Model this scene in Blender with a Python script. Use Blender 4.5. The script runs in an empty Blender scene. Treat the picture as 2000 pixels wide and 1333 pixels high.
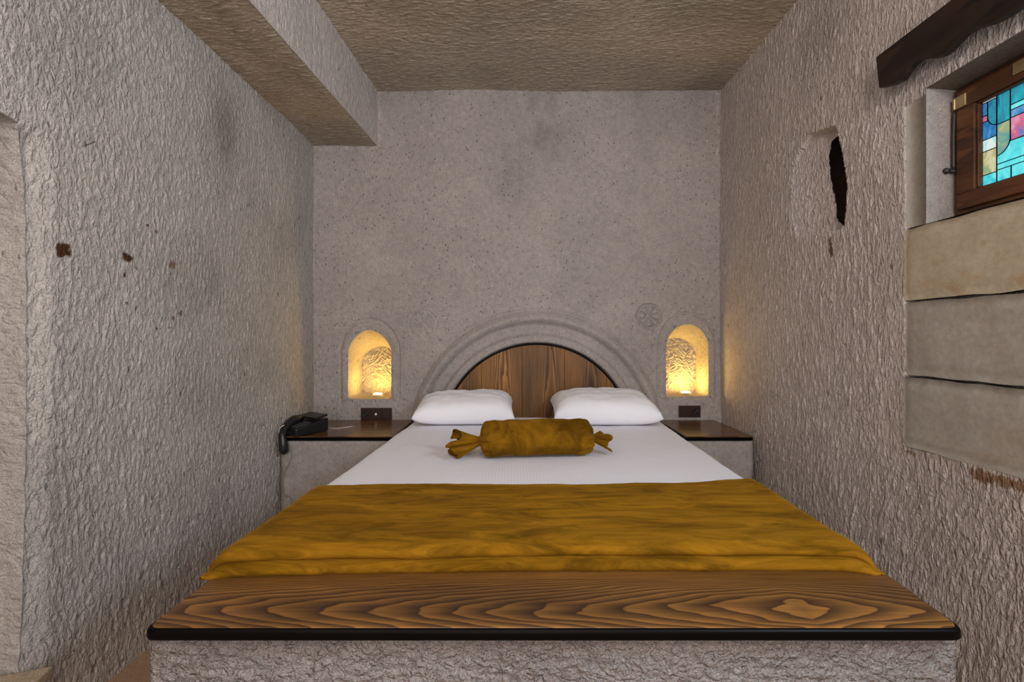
import bpy, bmesh, math, random
import numpy as np
from mathutils import Vector, Matrix
random.seed(7)
SC = bpy.context.scene
COL = SC.collection
# ------------------------------------------------------------------ camera
FPX = 889.0; CAMZ = 1.05; HOR = 655.0
cam = bpy.data.cameras.new('camera'); camo = bpy.data.objects.new('camera', cam); COL.objects.link(camo)
camo.location = (0, 0, CAMZ); camo.rotation_euler = (math.pi/2, 0, 0)
cam.sensor_width = 36; cam.lens = 36*FPX/2000; cam.shift_y = -(666.5-HOR)/2000; cam.clip_start = 0.02
SC.camera = camo
# ------------------------------------------------------------------ world, light, exposure
w = bpy.data.worlds.new('world'); SC.world = w; w.use_nodes = True
w.node_tree.nodes['Background'].inputs[0].default_value = (0.5, 0.6, 0.8, 1)
w.node_tree.nodes['Background'].inputs[1].default_value = 0.3
vs = SC.view_settings
vs.view_transform = 'Standard'; vs.look = 'None'; vs.gamma = 1; vs.use_curve_mapping = False
vs.exposure = -0.06
def lamp(name, kind, loc, power, color, rot=(0,0,0), size=0.2, sy=None):
    l = bpy.data.lights.new(name, kind); o = bpy.data.objects.new(name, l); COL.objects.link(o)
    o.location = loc; o.rotation_euler = rot; l.energy = power; l.color = color
    if kind == 'AREA':
        l.shape = 'RECTANGLE'; l.size = size; l.size_y = sy or size
    else: l.shadow_soft_size = size
    return o
R = math.radians
# ceiling lamp of the room behind the camera, two added fills, daylight from the next window along
lamp('ceiling_lamp_light', 'POINT', (0.25, -0.85, 2.15), 56, (1.0, 0.93, 0.875), size=0.10)
lamp('left_fill_light', 'POINT', (-0.80, 0.02, 2.20), 19, (1.0, 0.93, 0.875), size=0.16)  # added fill from the left for the right wall, no fixture there
lamp('rear_fill_light', 'AREA', (0.0, -2.5, 1.35), 50, (1.0, 0.95, 0.93), rot=(R(90), 0, 0), size=1.9, sy=2.0)  # added broad soft fill from behind, the rear wall has no doorway
lamp('side_window_daylight', 'AREA', (1.22, 0.15, 1.62), 26, (0.62, 0.84, 1.0), rot=(0, R(90), R(-28)), size=0.4, sy=0.55)

# ------------------------------------------------------------------ helpers
def pn(x, y, seed=0):
    x = np.asarray(x, float); y = np.asarray(y, float)
    xi = np.floor(x).astype(np.int64); yi = np.floor(y).astype(np.int64)
    xf = x-xi; yf = y-yi
    def g(ix, iy, dx, dy):
        h = (ix*374761393 + iy*668265263 + seed*974634777) & 0x7fffffff
        h = ((h ^ (h >> 13))*1274126177) & 0x7fffffff
        h = h ^ (h >> 16)
        a = (h % 4096)/4096.0*2*np.pi
        return np.cos(a)*dx + np.sin(a)*dy
    u = xf*xf*xf*(xf*(xf*6-15)+10); v = yf*yf*yf*(yf*(yf*6-15)+10)
    a = g(xi, yi, xf, yf)*(1-u) + g(xi+1, yi, xf-1, yf)*u
    b = g(xi, yi+1, xf, yf-1)*(1-u) + g(xi+1, yi+1, xf-1, yf-1)*u
    return (a*(1-v) + b*v)*1.4
def billow(x, y, seed): return (np.abs(pn(x, y, seed))+0.01)**0.72
def sstep(a, b, x):
    t = np.clip((x-a)/(b-a), 0, 1); return t*t*(3-2*t)
def gauss(d, s): return np.exp(-(d/s)**2)

def empty(name, loc, label=None, cat=None, group=None, kind=None):
    o = bpy.data.objects.new(name, None); COL.objects.link(o); o.location = loc
    o.empty_display_size = 0.1
    tag(o, label, cat, group, kind); return o
def tag(o, label=None, cat=None, group=None, kind=None):
    if label: o['label'] = label
    if cat: o['category'] = cat
    if group: o['group'] = group
    if kind: o['kind'] = kind
    return o
def under(o, p):
    o.parent = p
    wl = p.location if p.type == 'EMPTY' else Vector((0, 0, 0))
    o.matrix_parent_inverse = Matrix.Translation(-wl)
def link(name, me, mat, parent=None, smooth=True):
    if mat is not None: me.materials.append(mat)
    if smooth: me.polygons.foreach_set('use_smooth', [True]*len(me.polygons))
    o = bpy.data.objects.new(name, me); COL.objects.link(o)
    if parent is not None: under(o, parent)
    return o
def mesh_np(name, V, F, mat, parent=None, smooth=True):
    me = bpy.data.meshes.new(name)
    F = np.asarray(F); n = len(F); k = F.shape[1]
    me.vertices.add(len(V)); me.vertices.foreach_set('co', np.asarray(V, np.float32).ravel())
    me.loops.add(n*k); me.loops.foreach_set('vertex_index', F.astype(np.int32).ravel())
    me.polygons.add(n); me.polygons.foreach_set('loop_start', np.arange(0, n*k, k, dtype=np.int32))
    me.update(calc_edges=True); me.validate()
    return link(name, me, mat, parent, smooth)
def grid_faces(nu, nv, wrap_u=False):
    iu = np.arange(nu if wrap_u else nu-1); iv = np.arange(nv-1)
    a, b = np.meshgrid(iu, iv, indexing='ij'); a = a.ravel(); b = b.ravel(); a2 = (a+1) % nu
    return np.stack([a*nv+b, a2*nv+b, a2*nv+b+1, a*nv+b+1], 1)
def bm_obj(name, bm, mat, parent=None, smooth=False):
    me = bpy.data.meshes.new(name); bm.normal_update(); bm.to_mesh(me); bm.free()
    return link(name, me, mat, parent, smooth)
def box(bm, x0, x1, y0, y1, z0, z1):
    r = bmesh.ops.create_cube(bm, size=1)
    for v in r['verts']:
        v.co = Vector(((x0+x1)/2+v.co.x*(x1-x0), (y0+y1)/2+v.co.y*(y1-y0), (z0+z1)/2+v.co.z*(z1-z0)))
    return r['verts']
def bevel(bm, w, seg=2, ang=0.5):
    es = [e for e in bm.edges if e.is_manifold and e.calc_face_angle(0) > ang]
    bmesh.ops.bevel(bm, geom=es, offset=w, segments=seg, affect='EDGES', profile=0.5)
def bbox(name, x0, x1, y0, y1, z0, z1, mat, parent=None, bev=0.003, seg=2):
    bm = bmesh.new(); box(bm, x0, x1, y0, y1, z0, z1)
    if bev: bevel(bm, bev, seg)
    return bm_obj(name, bm, mat, parent)
def prism(name, poly, axis, a0, a1, mat, parent=None, bev=0.0, seg=2):
    """poly: 2D outline; axis 'z' -> (x,y), 'y' -> (x,z), 'x' -> (y,z); extruded a0..a1"""
    def P(p, a):
        return {'z': (p[0], p[1], a), 'y': (p[0], a, p[1]), 'x': (a, p[0], p[1])}[axis]
    bm = bmesh.new()
    A = [bm.verts.new(P(p, a0)) for p in poly]; B = [bm.verts.new(P(p, a1)) for p in poly]
    bm.faces.new(A); bm.faces.new(B[::-1])
    n = len(poly)
    for i in range(n): bm.faces.new((A[i], B[i], B[(i+1) % n], A[(i+1) % n]))
    bmesh.ops.recalc_face_normals(bm, faces=bm.faces)
    if bev: bevel(bm, bev, seg)
    return bm_obj(name, bm, mat, parent)
def tube(name, pts, r, mat, parent=None, sides=8, res=6):
    P = np.array(pts, float); Q = []
    for i in range(len(P)-1):
        p0 = P[max(i-1, 0)]; p1 = P[i]; p2 = P[i+1]; p3 = P[min(i+2, len(P)-1)]
        for t in np.linspace(0, 1, res, endpoint=False):
            Q.append(0.5*((2*p1)+(-p0+p2)*t+(2*p0-5*p1+4*p2-p3)*t*t+(-p0+3*p1-3*p2+p3)*t**3))
    Q.append(P[-1]); Q = np.array(Q); n = len(Q)
    rr = np.interp(np.linspace(0, 1, n), np.linspace(0, 1, len(r)), r) if hasattr(r, '__len__') else np.full(n, r)
    T = np.gradient(Q, axis=0); T /= np.linalg.norm(T, axis=1)[:, None]+1e-9
    up = np.array([0.13, 0.21, 0.97]); V = []
    for i in range(n):
        a = np.cross(T[i], up); 
        if np.linalg.norm(a) < 0.1: a = np.cross(T[i], [1, 0, 0])
        a /= np.linalg.norm(a); b = np.cross(T[i], a)
        for k in range(sides):
            th = 2*math.pi*k/sides
            V.append(Q[i]+rr[i]*(math.cos(th)*a+math.sin(th)*b))
    F = []
    for i in range(n-1):
        for k in range(sides):
            k2 = (k+1) % sides
            F.append((i*sides+k, i*sides+k2, (i+1)*sides+k2, (i+1)*sides+k))
    me = bpy.data.meshes.new(name); me.from_pydata([tuple(v) for v in V], [], F+[tuple(range(sides))[::-1], tuple((n-1)*sides+k for k in range(sides))]); me.update()
    return link(name, me, mat, parent)

# ------------------------------------------------------------------ materials
class NT:
    def __init__(s, name):
        s.m = bpy.data.materials.new(name); s.m.use_nodes = True; s.t = s.m.node_tree; s.t.nodes.clear()
        s.out = s.n('ShaderNodeOutputMaterial'); s.b = s.n('ShaderNodeBsdfPrincipled')
        s.l(s.b.outputs[0], s.out.inputs[0])
        s.tc = s.n('ShaderNodeTexCoord').outputs['Object']
    def n(s, k): return s.t.nodes.new(k)
    def l(s, a, b): s.t.links.new(a, b)
    def set(s, sock, v):
        if isinstance(v, bpy.types.NodeSocket): s.l(v, sock)
        else: sock.default_value = v
    def math(s, op, a, b=0.0, c=None):
        n = s.n('ShaderNodeMath'); n.operation = op; s.set(n.inputs[0], a); s.set(n.inputs[1], b)
        if c is not None: s.set(n.inputs[2], c)
        return n.outputs[0]
    def mapping(s, v, scale=(1, 1, 1), loc=(0, 0, 0), rot=(0, 0, 0)):
        n = s.n('ShaderNodeMapping'); s.l(v, n.inputs[0]); n.inputs['Scale'].default_value = scale
        n.inputs['Location'].default_value = loc; n.inputs['Rotation'].default_value = rot; return n.outputs[0]
    def noise(s, v, scale, detail=3, rough=0.55, dist=0.0):
        n = s.n('ShaderNodeTexNoise'); s.l(v, n.inputs['Vector']); n.inputs['Scale'].default_value = scale
        n.inputs['Detail'].default_value = detail; n.inputs['Roughness'].default_value = rough
        n.inputs['Distortion'].default_value = dist; return n.outputs[0]
    def voro(s, v, scale, out='Distance', feat='F1', rand=1.0):
        n = s.n('ShaderNodeTexVoronoi'); n.feature = feat; s.l(v, n.inputs['Vector']); n.inputs['Scale'].default_value = scale
        n.inputs['Randomness'].default_value = rand
        return n.outputs[out]
    def ramp(s, f, stops):
        n = s.n('ShaderNodeValToRGB'); s.l(f, n.inputs[0]); e = n.color_ramp.elements
        while len(e) < len(stops): e.new(0.5)
        for i, (p, c) in enumerate(stops):
            e[i].position = p; e[i].color = (c, c, c, 1) if not hasattr(c, '__len__') else (*c, 1)
        return n.outputs[0]
    def mix(s, f, a, b, mode='MIX'):
        n = s.n('ShaderNodeMix'); n.data_type = 'RGBA'; n.blend_type = mode
        s.set(n.inputs[0], f)
        for i, v in ((6, a), (7, b)):
            if isinstance(v, bpy.types.NodeSocket): s.l(v, n.inputs[i])
            else: n.inputs[i].default_value = (*v, 1)
        return n.outputs[2]
    def sep(s, v):
        n = s.n('ShaderNodeSeparateXYZ'); s.l(v, n.inputs[0]); return n.outputs
    def bump(s, h, strength=0.5, dist=0.01, prev=None):
        n = s.n('ShaderNodeBump'); s.l(h, n.inputs['Height']); n.inputs['Strength'].default_value = strength
        n.inputs['Distance'].default_value = dist
        if prev: s.l(prev, n.inputs['Normal'])
        return n.outputs[0]
    def fin(s, color=None, rough=0.5, normal=None, **kw):
        if color is not None: 
            if isinstance(color, bpy.types.NodeSocket): s.l(color, s.b.inputs['Base Color'])
            else: s.b.inputs['Base Color'].default_value = (*color, 1)
        s.set(s.b.inputs['Roughness'], rough)
        if normal: s.l(normal, s.b.inputs['Normal'])
        for k, v in kw.items(): s.set(s.b.inputs[k.replace('_', ' ')], v)
        return s.m

def stone(name, c1, c2, fleck=0.5, pits=0.5, fine=0.5, stretch=(1, 1, 1), tint=False, pit_scale=(26, 26, 14), streak=None, sw=1.0, grain=1.0):
    s = NT(name)
    big = s.noise(s.tc, 2.2, 4, 0.6)
    col = s.mix(s.ramp(big, [(0.3, 0.0), (0.7, 1.0)]), c1, c2)
    mid = s.noise(s.tc, 38, 4, 0.7)
    col = s.mix(0.5, col, s.ramp(mid, [(0.25, 0.55), (0.5, 0.95), (0.8, 1.25)]), 'MULTIPLY')
    # pale inclusions
    d = s.voro(s.mapping(s.tc, (1, 1, 1.2)), 34)
    sel = s.voro(s.mapping(s.tc, (1, 1, 1.2)), 34, 'Color')
    selx = s.sep(sel)[0]
    m = s.math('MULTIPLY', s.ramp(d, [(0.10, 1.0), (0.22, 0.0)]), s.math('GREATER_THAN', selx, 1-0.28*fleck))
    col = s.mix(s.math('MULTIPLY', m, 0.55), col, (0.62, 0.57, 0.52))
    # small dark pits
    pc = s.mapping(s.tc, pit_scale)
    d2 = s.voro(pc, 1.0); sel2 = s.sep(s.voro(pc, 1.0, 'Color'))[1]
    pm = s.math('MULTIPLY', s.ramp(d2, [(0.10, 1.0), (0.2, 0.0)]), s.math('GREATER_THAN', sel2, 1-0.3*pits))
    col = s.mix(s.math('MULTIPLY', pm, 0.6), col, (0.06, 0.045, 0.035))
    if tint:
        a = s.n('ShaderNodeAttribute'); a.attribute_name = 'tint'
        col = s.mix(1.0, col, a.outputs['Color'], 'MULTIPLY')
    sp = s.noise(s.tc, 330, 2, 0.8)
    col = s.mix(0.75*grain, col, s.ramp(sp, [(0.30, 0.45), (0.5, 1.0), (0.72, 1.5)]), 'MULTIPLY')
    f1 = s.noise(s.mapping(s.tc, stretch), 120, 5, 0.65)
    h = s.math('SUBTRACT', f1, s.math('MULTIPLY', pm, 0.8))
    nb = s.bump(h, fine, 0.006)
    if streak:
        n1 = s.noise(s.mapping(s.tc, streak), 1.0, 3, 0.5, 0.35)
        r1 = s.math('POWER', s.math('MULTIPLY', s.math('ABSOLUTE', s.math('SUBTRACT', n1, 0.5)), 4.0), 0.9)
        nb = s.bump(r1, 1.0, 0.0048*sw, nb)
    return s.fin(col, 0.92, nb, Specular_IOR_Level=0.15)

def wood(name, along, center, light, dark, K1=415, K2=10, flip=0.55, amount=1.0, rough=0.34, per_obj=False):
    s = NT(name); v = s.tc
    x, y, z = s.sep(v)
    A = {'x': x, 'z': z, 'y': y}[along]; B = {'x': y, 'z': x, 'y': x}[along]
    st = {'x': (1.5, 9, 9), 'z': (9, 9, 1.5), 'y': (9, 1.5, 9)}[along]
    warp = s.noise(s.mapping(v, st), 1.0, 3, 0.5)
    warp2 = s.noise(s.mapping(v, tuple(q*2.2 for q in st)), 1.0, 2, 0.5)
    b = s.math('SUBTRACT', B, center)
    if per_obj:
        oi = s.n('ShaderNodeObjectInfo').outputs['Random']
        b = s.math('SUBTRACT', s.math('FRACT', s.math('DIVIDE', s.math('SUBTRACT', B, center), per_obj)), s.math('MULTIPLY_ADD', oi, 0.5, 0.25))
        b = s.math('MULTIPLY', b, per_obj)
    b = s.math('ADD', b, s.math('MULTIPLY_ADD', warp, 0.05, -0.025))
    f = s.math('MULTIPLY', s.math('MULTIPLY', b, b), K1)
    a = s.math('ABSOLUTE', s.math('SUBTRACT', A, flip))
    f = s.math('ADD', f, s.math('MULTIPLY', a, K2))
    f = s.math('ADD', f, s.math('MULTIPLY', warp2, 2.2))
    fr = s.math('FRACT', f)
    mid = tuple((l*0.55+d*0.45) for l, d in zip(light, dark))
    ring = s.ramp(fr, [(0.0, dark), (0.5, mid), (0.84, light), (0.94, light), (1.0, dark)])
    sf = {'x': (6, 160, 160), 'z': (160, 160, 6), 'y': (160, 6, 160)}[along]
    fib = s.noise(s.mapping(v, sf), 1.0, 3, 0.6)
    col = s.mix(0.9*amount, mid, ring)
    col = s.mix(0.6, col, s.ramp(fib, [(0.3, 0.45), (0.6, 1.05)]), 'MULTIPLY')
    blot = s.noise(s.mapping(v, tuple(q*0.7 for q in st)), 1.0, 3, 0.6)
    col = s.mix(0.8, col, s.ramp(blot, [(0.32, 0.32), (0.6, 1.1)]), 'MULTIPLY')
    nb = s.bump(s.math('MULTIPLY_ADD', fib, 0.5, s.math('MULTIPLY', fr, 0.4)), 0.25, 0.002)
    return s.fin(col, rough, nb, Specular_IOR_Level=0.4)

def plain(name, c, rough=0.5, metal=0.0, var=0.15, scale=40, bump=0.0, **kw):
    s = NT(name); n = s.noise(s.tc, scale, 3)
    col = s.mix(1.0, c, s.ramp(n, [(0.3, 1-var), (0.7, 1+var)]), 'MULTIPLY')
    nb = s.bump(n, bump, 0.002) if bump else None
    return s.fin(col, rough, nb, Metallic=metal, **kw)

GREY1 = (0.54, 0.47, 0.437); GREY2 = (0.61, 0.535, 0.50)
M_left = stone('carved tuff left', (0.445, 0.395, 0.36), (0.51, 0.46, 0.425), 0.25, 0.4, 0.6, tint=True, pit_scale=(40, 40, 16), streak=(14, 58, 27))
M_back = stone('carved tuff back', (0.375, 0.325, 0.298), (0.445, 0.387, 0.357), 0.9, 0.55, 0.75, tint=True, pit_scale=(48, 30, 30), streak=(46, 20, 30), sw=0.5)
M_right = stone('carved tuff right', GREY1, GREY2, 0.3, 0.12, 0.6, tint=True, streak=(14, 60, 21), sw=1.45)
M_ceil = stone('carved tuff ceiling', (0.42, 0.34, 0.265), (0.49, 0.405, 0.315), 0.15, 0.1, 0.5, tint=True, streak=(17, 66, 20))
M_beamface = stone('carved tuff beam', GREY1, GREY2, 0.3, 0.3, 0.6, streak=(30, 60, 22), sw=0.6)
M_base = stone('rough hewn stone', (0.30, 0.265, 0.25), (0.355, 0.315, 0.30), 0.5, 0.4, 1.0, streak=(42, 42, 55), sw=1.5)
M_stand = stone('smooth tuff', (0.33, 0.285, 0.255), (0.385, 0.335, 0.305), 0.35, 0.3, 0.5)
M_lintel = stone('dark brown lintel stone', (0.17, 0.13, 0.10), (0.22, 0.17, 0.13), 0.1, 0.3, 0.8)  # darker brown than the sill and side reveals
M_niche = stone('niche tuff', (0.46, 0.39, 0.32), (0.52, 0.45, 0.37), 0.2, 0.3, 0.9, streak=(60, 60, 60), sw=0.7)
M_floor = stone('tan floor stone', (0.30, 0.20, 0.12), (0.36, 0.25, 0.155), 0.1, 0.1, 0.2)
M_step = stone('tan step stone', (0.40, 0.31, 0.22), (0.46, 0.37, 0.27), 0.1, 0.1, 0.25)
def block_mat(name, c1, c2, stain):
    s = NT(name)
    col = s.mix(s.ramp(s.noise(s.tc, 5, 4, 0.6), [(0.35, 0.0), (0.65, 1.0)]), c1, c2)
    col = s.mix(0.45, col, s.ramp(s.noise(s.tc, 60, 4, 0.7), [(0.25, 0.55), (0.75, 1.3)]), 'MULTIPLY')
    st = s.ramp(s.noise(s.mapping(s.tc, (1, 1, 1.8), rot=(0.6, 0, 0)), 7, 5, 0.6, 1.2), [(0.55, 0.0), (0.72, 1.0)])
    col = s.mix(s.math('MULTIPLY', st, stain), col, (0.42, 0.24, 0.09))
    wv = s.n('ShaderNodeTexWave'); s.l(s.mapping(s.tc, (1, 1, 1), rot=(0.55, 0, 0)), wv.inputs['Vector'])
    wv.bands_direction = 'Z'; wv.inputs['Scale'].default_value = 42; wv.inputs['Distortion'].default_value = 3.5; wv.inputs['Detail'].default_value = 2
    h = s.math('MULTIPLY_ADD', wv.outputs[1], 0.16, s.noise(s.tc, 90, 4, 0.7))
    return s.fin(col, 0.92, s.bump(h, 0.22, 0.004), Specular_IOR_Level=0.15)
M_block = block_mat('dressed stone grey', (0.37, 0.335, 0.29), (0.43, 0.39, 0.345), 0.12)
M_blocky = block_mat('dressed stone yellow', (0.45, 0.38, 0.27), (0.51, 0.44, 0.33), 0.55)
M_bench = wood('stained pine bench', 'x', 0.858, (0.31, 0.135, 0.03), (0.035, 0.014, 0.006), K1=800, K2=12, amount=0.95)
M_head = wood('stained pine headboard', 'z', -0.46, (0.44, 0.19, 0.038), (0.055, 0.021, 0.007), K1=900, K2=2.2, flip=0.2, per_obj=0.26, rough=0.55)
M_stop = wood('dark stained shelf', 'x', 2.5, (0.22, 0.095, 0.03), (0.045, 0.019, 0.009), K1=120, K2=3, flip=3, rough=0.22)
M_pelmet = wood('dark pelmet wood', 'y', 1.2, (0.034, 0.015, 0.009), (0.012, 0.006, 0.005), K1=60, K2=2, flip=3, rough=0.5)
M_frame = wood('window wood', 'y', 1.4, (0.17, 0.062, 0.02), (0.07, 0.026, 0.011), K1=60, K2=3, flip=3, rough=0.4)
M_edge = plain('black edge varnish', (0.002, 0.0015, 0.0015), 0.4, Specular_IOR_Level=0.08)
M_plastic = plain('black plastic', (0.010, 0.010, 0.011), 0.35)
M_key = plain('grey plastic', (0.05, 0.05, 0.055), 0.5)
M_plate = plain('dark brown plastic', (0.035, 0.014, 0.009), 0.35)
M_white = plain('white plastic', (0.7, 0.7, 0.7), 0.4)
M_cord = plain('grey cord', (0.16, 0.14, 0.13), 0.5)
M_brass = plain('brass', (0.55, 0.42, 0.22), 0.35, 0.9)
M_iron = plain('dark iron', (0.06, 0.05, 0.045), 0.5, 0.6)
M_steel = plain('steel ring', (0.6, 0.55, 0.45), 0.3, 0.9)
def sheet_mat():
    s = NT('white striped cotton')
    x, y, z = s.sep(s.tc)
    st = s.math('SINE', s.math('MULTIPLY', x, 2*math.pi/0.011))
    stf = s.math('MULTIPLY_ADD', st, 0.5, 0.5)
    col = s.mix(stf, (0.78, 0.755, 0.81), (0.84, 0.815, 0.87))
    n = s.noise(s.tc, 9, 3)
    h = s.math('MULTIPLY_ADD', n, 1.0, s.math('MULTIPLY', stf, 0.05))
    return s.fin(col, 0.75, s.bump(h, 0.25, 0.01), Sheen_Weight=0.15)
M_sheet = sheet_mat()
def pillow_mat():
    s = NT('white pillow cotton')
    n = s.noise(s.mapping(s.tc, (1, 2, 1)), 11, 3)
    return s.fin((0.90, 0.88, 0.92), 0.75, s.bump(n, 0.3, 0.012), Sheen_Weight=0.15)
M_pillow = pillow_mat()
def velvet(name, streak, k=1.0):
    s = NT(name)
    v = s.mapping(s.tc, (3.2, 14, 9) if streak else (6, 6, 6), rot=(0, 0, 0.10))
    n = s.noise(v, 1.2, 7, 0.70, 1.2); n2 = s.noise(s.tc, 260, 2)
    col = s.mix(s.ramp(n, [(0.38, 0.0), (0.62, 1.0)]), (0.110*k, 0.050*k, 0.003*k), (0.30*k, 0.135*k, 0.008*k))
    h = s.math('MULTIPLY_ADD', n2, 0.15, n)
    return s.fin(col, 0.85, s.bump(h, 0.2, 0.008), Sheen_Weight=0.2, Sheen_Roughness=0.4, Sheen_Tint=(0.9, 0.5, 0.06, 1), Specular_IOR_Level=0.04)
M_velvet = velvet('ochre velvet', True); M_bolster = velvet('ochre velvet bolster', False, 0.78)
def emit(name, c, st):
    s = NT(name)
    return s.fin(c, 0.3, None, Emission_Color=(*c, 1), Emission_Strength=st)
M_lens = emit('warm lamp lens', (1.0, 0.65, 0.15), 300.0)
def glass(name, c1, c2, c3, st):
    s = NT(name)
    n = s.noise(s.mapping(s.tc, (1, 1, 0.6), rot=(0.7, 0, 0)), 22, 4, 0.6, 1.5)
    col = s.ramp(n, [(0.30, c1), (0.5, c2), (0.72, c3)])
    return s.fin(col, 0.15, s.bump(n, 0.2, 0.002), Emission_Color=col, Emission_Strength=st)
CY = (0.02, 0.42, 0.55); CYL = (0.10, 0.66, 0.72); BL = (0.03, 0.20, 0.50); DB = (0.01, 0.10, 0.26); YE = (0.50, 0.46, 0.20); PK = (0.55, 0.12, 0.24); GN = (0.06, 0.32, 0.28); WH = (0.62, 0.74, 0.74)
G = {'cyan': glass('glass cyan', CY, CYL, (0.25, 0.75, 0.8), 0.8), 'teal': glass('glass teal', DB, (0.02, 0.27, 0.36), CY, 0.7),
     'blue': glass('glass blue', DB, BL, (0.2, 0.42, 0.62), 0.7), 'yellow': glass('glass yellow', GN, YE, WH, 0.7),
     'mix': glass('glass teal to olive', (0.02, 0.26, 0.38), (0.16, 0.34, 0.28), (0.42, 0.42, 0.18), 0.7),
     'pink': glass('glass pink', BL, PK, (0.75, 0.45, 0.6), 0.7), 'white': glass('glass white', CYL, WH, (0.75, 0.72, 0.5), 0.75)}

# ------------------------------------------------------------------ stone shell
def inside(poly, U, V):
    r = np.zeros(U.shape, bool); n = len(poly)
    for i in range(n):
        x1, y1 = poly[i]; x2, y2 = poly[(i+1) % n]
        c = ((y1 > V) != (y2 > V))
        xi = (x2-x1)*(V-y1)/((y2-y1) if abs(y2-y1) > 1e-12 else 1e-12)+x1
        r ^= c & (U < xi)
    return r
def nearest(poly, pts):
    P = np.array(poly); Q = np.roll(P, -1, 0); best = np.full(len(pts), 1e9); out = np.array(pts, float)
    for a, b in zip(P, Q):
        d = b-a; t = np.clip(((pts-a)@d)/(d@d+1e-12), 0, 1); c = a+t[:, None]*d
        e = ((pts-c)**2).sum(1); k = e < best; best[k] = e[k]; out[k] = c[k]
    return out
def axis_pts(*segs):
    r = []
    for a, b, st in segs:
        n = max(2, int(round(abs(b-a)/st))+1); r += list(np.linspace(a, b, n)[(1 if r else 0):])
    return np.array(r)
def panel(name, us, vs_, place, hf, mat, parent=None, holes=(), tintf=None):
    """grid over (u,v); place(u,v,h) -> xyz arrays"""
    U, V = np.meshgrid(us, vs_, indexing='ij'); u = U.ravel().copy(); v = V.ravel().copy()
    F = grid_faces(len(us), len(vs_)); keep = np.ones(len(F), bool)
    for poly in holes:
        m = inside(poly, u, v); keep &= ~m[F].all(1)
        idx = np.where(m)[0]; q = nearest(poly, np.stack([u[idx], v[idx]], 1)); u[idx] = q[:, 0]; v[idx] = q[:, 1]
    F = F[keep]
    h = hf(u, v); X, Y, Z = place(u, v, h)
    used = np.unique(F); rm = np.full(len(u), -1); rm[used] = np.arange(len(used))
    co = np.stack([X, Y, Z], 1)[used]; F = rm[F]
    o = mesh_np(name, co, F, mat, parent)
    # orientation
    if tintf is not None:
        t = tintf(u[used], v[used]); a = o.data.attributes.new('tint', 'FLOAT_COLOR', 'POINT')
        a.data.foreach_set('color', np.concatenate([t, np.ones((len(t), 1))], 1).astype(np.float32).ravel())
    return o
def spots(u, v, lst, base=None):
    t = np.ones((len(u), 3)) if base is None else base
    for (a, b, ra, rb, col, k) in lst:
        d = np.sqrt(((u-a)/ra)**2+((v-b)/rb)**2) + 0.45*pn(u*90+k, v*90, 5+k) + 0.3*pn(u*30, v*30+k, 9)
        m = (1-sstep(0.75, 1.1, d))[:, None]
        t = t*(1-m)+m*np.array(col)
    return t
XL, XR, YB, ZC, YF = -1.222, 1.282, 2.8, 2.556, -2.6
ST = 0.0045
# ---- left wall
open_left = [(1.150, 0.17), (1.158, 0.6), (1.155, 1.0), (1.15, 1.35), (1.14, 1.5), (1.118, 1.575), (0.9, 1.60), (0.3, 1.57), (0.25, 1.4), (0.25, 0.17)]
def dens(poly, st=0.02):
    r = []
    for i in range(len(poly)):
        a = np.array(poly[i]); b = np.array(poly[(i+1) % len(poly)]); n = max(1, int(np.linalg.norm(b-a)/st))
        for k in range(n): r.append(tuple(a+(b-a)*k/n))
    return r
open_left = dens(open_left)
def left_h(u, v):
    lean = 0.10*(v-1.2)*0 + u
    uu = lean + 0.025*pn(u*3, v*2.2, 1) + 0.05*pn(u*0.9, v*0.8, 2) + 0.12*v*sstep(1.7, 0.4, v)
    top = sstep(1.4, 2.1, v)*sstep(2.2, 1.3, u)
    a = billow(uu/0.021, v/0.075, 3); b = billow(uu/0.030, v/0.045, 4)
    h = 0.0042*((1-top)*a + top*1.5*b)
    h += 0.0016*pn(uu/0.012, v/0.03, 6) + 0.0025*pn(u/0.12, v/0.15, 8) + 0.010*pn(u*1.4, v*1.1, 7)
    # elongated tool pits low on the wall
    p = pn(uu/0.02, v/0.045, 12); h -= 0.006*sstep(0.46, 0.62, p)*sstep(1.3, 0.5, v)
    h *= 1-0.5*sstep(2.5, 2.8, u)
    # soft bulge beside the bed niche, rounded edge of the opening
    h += 0.03*gauss(u-2.45, 0.25)*gauss(v-0.55, 0.35)
    return h-0.02*sstep(0.06, 0.0, np.abs(u-1.15))*sstep(1.6, 1.5, v)
def left_t(u, v):
    b = 0.42*np.ones((1, 3))
    br = (0.16, 0.075, 0.03)
    t = np.ones((len(u), 3))
    n = sstep(0.1, 0.5, pn(u*2.0+3, v*2.2, 21))[:, None]; t = t*(1-0.14*n)
    smudge = (gauss(u-1.94, 0.10)*gauss(v-1.93, 0.16))[:, None]; t = t*(1-0.4*smudge)
    def yz(px, py):
        y = FPX*1.222/(1000-px); return y, CAMZ-(py-HOR)*y/FPX
    L = []
    for k, (px, py, rx, rz, c) in enumerate([(118, 488, .021, .021, br), (245, 503, .019, .014, br), (331, 517, .016, .018, (0.5, .36, .27)), (238, 537, .006, .006, br), (300, 452, .007, .006, (.3, .2, .14)), (283, 440, .005, .004, br),
                         (350, 613, .007, .010, (.3, .2, .14)), (335, 622, .005, .008, (.3, .2, .14)), (303, 642, .005, .005, br), (243, 592, .004, .004, br), (328, 640, .006, .006, (.4, .3, .2))]):
        a, z = yz(px, py); L.append((a, z, rx, rz, c, k))
    return spots(u, v, L, t)
us = axis_pts((YF, 0.2, 0.1), (0.2, 1.0, 0.03), (1.0, 2.84, ST)); vv = axis_pts((-0.03, 2.3, ST), (2.3, 2.62, 0.08))
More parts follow.
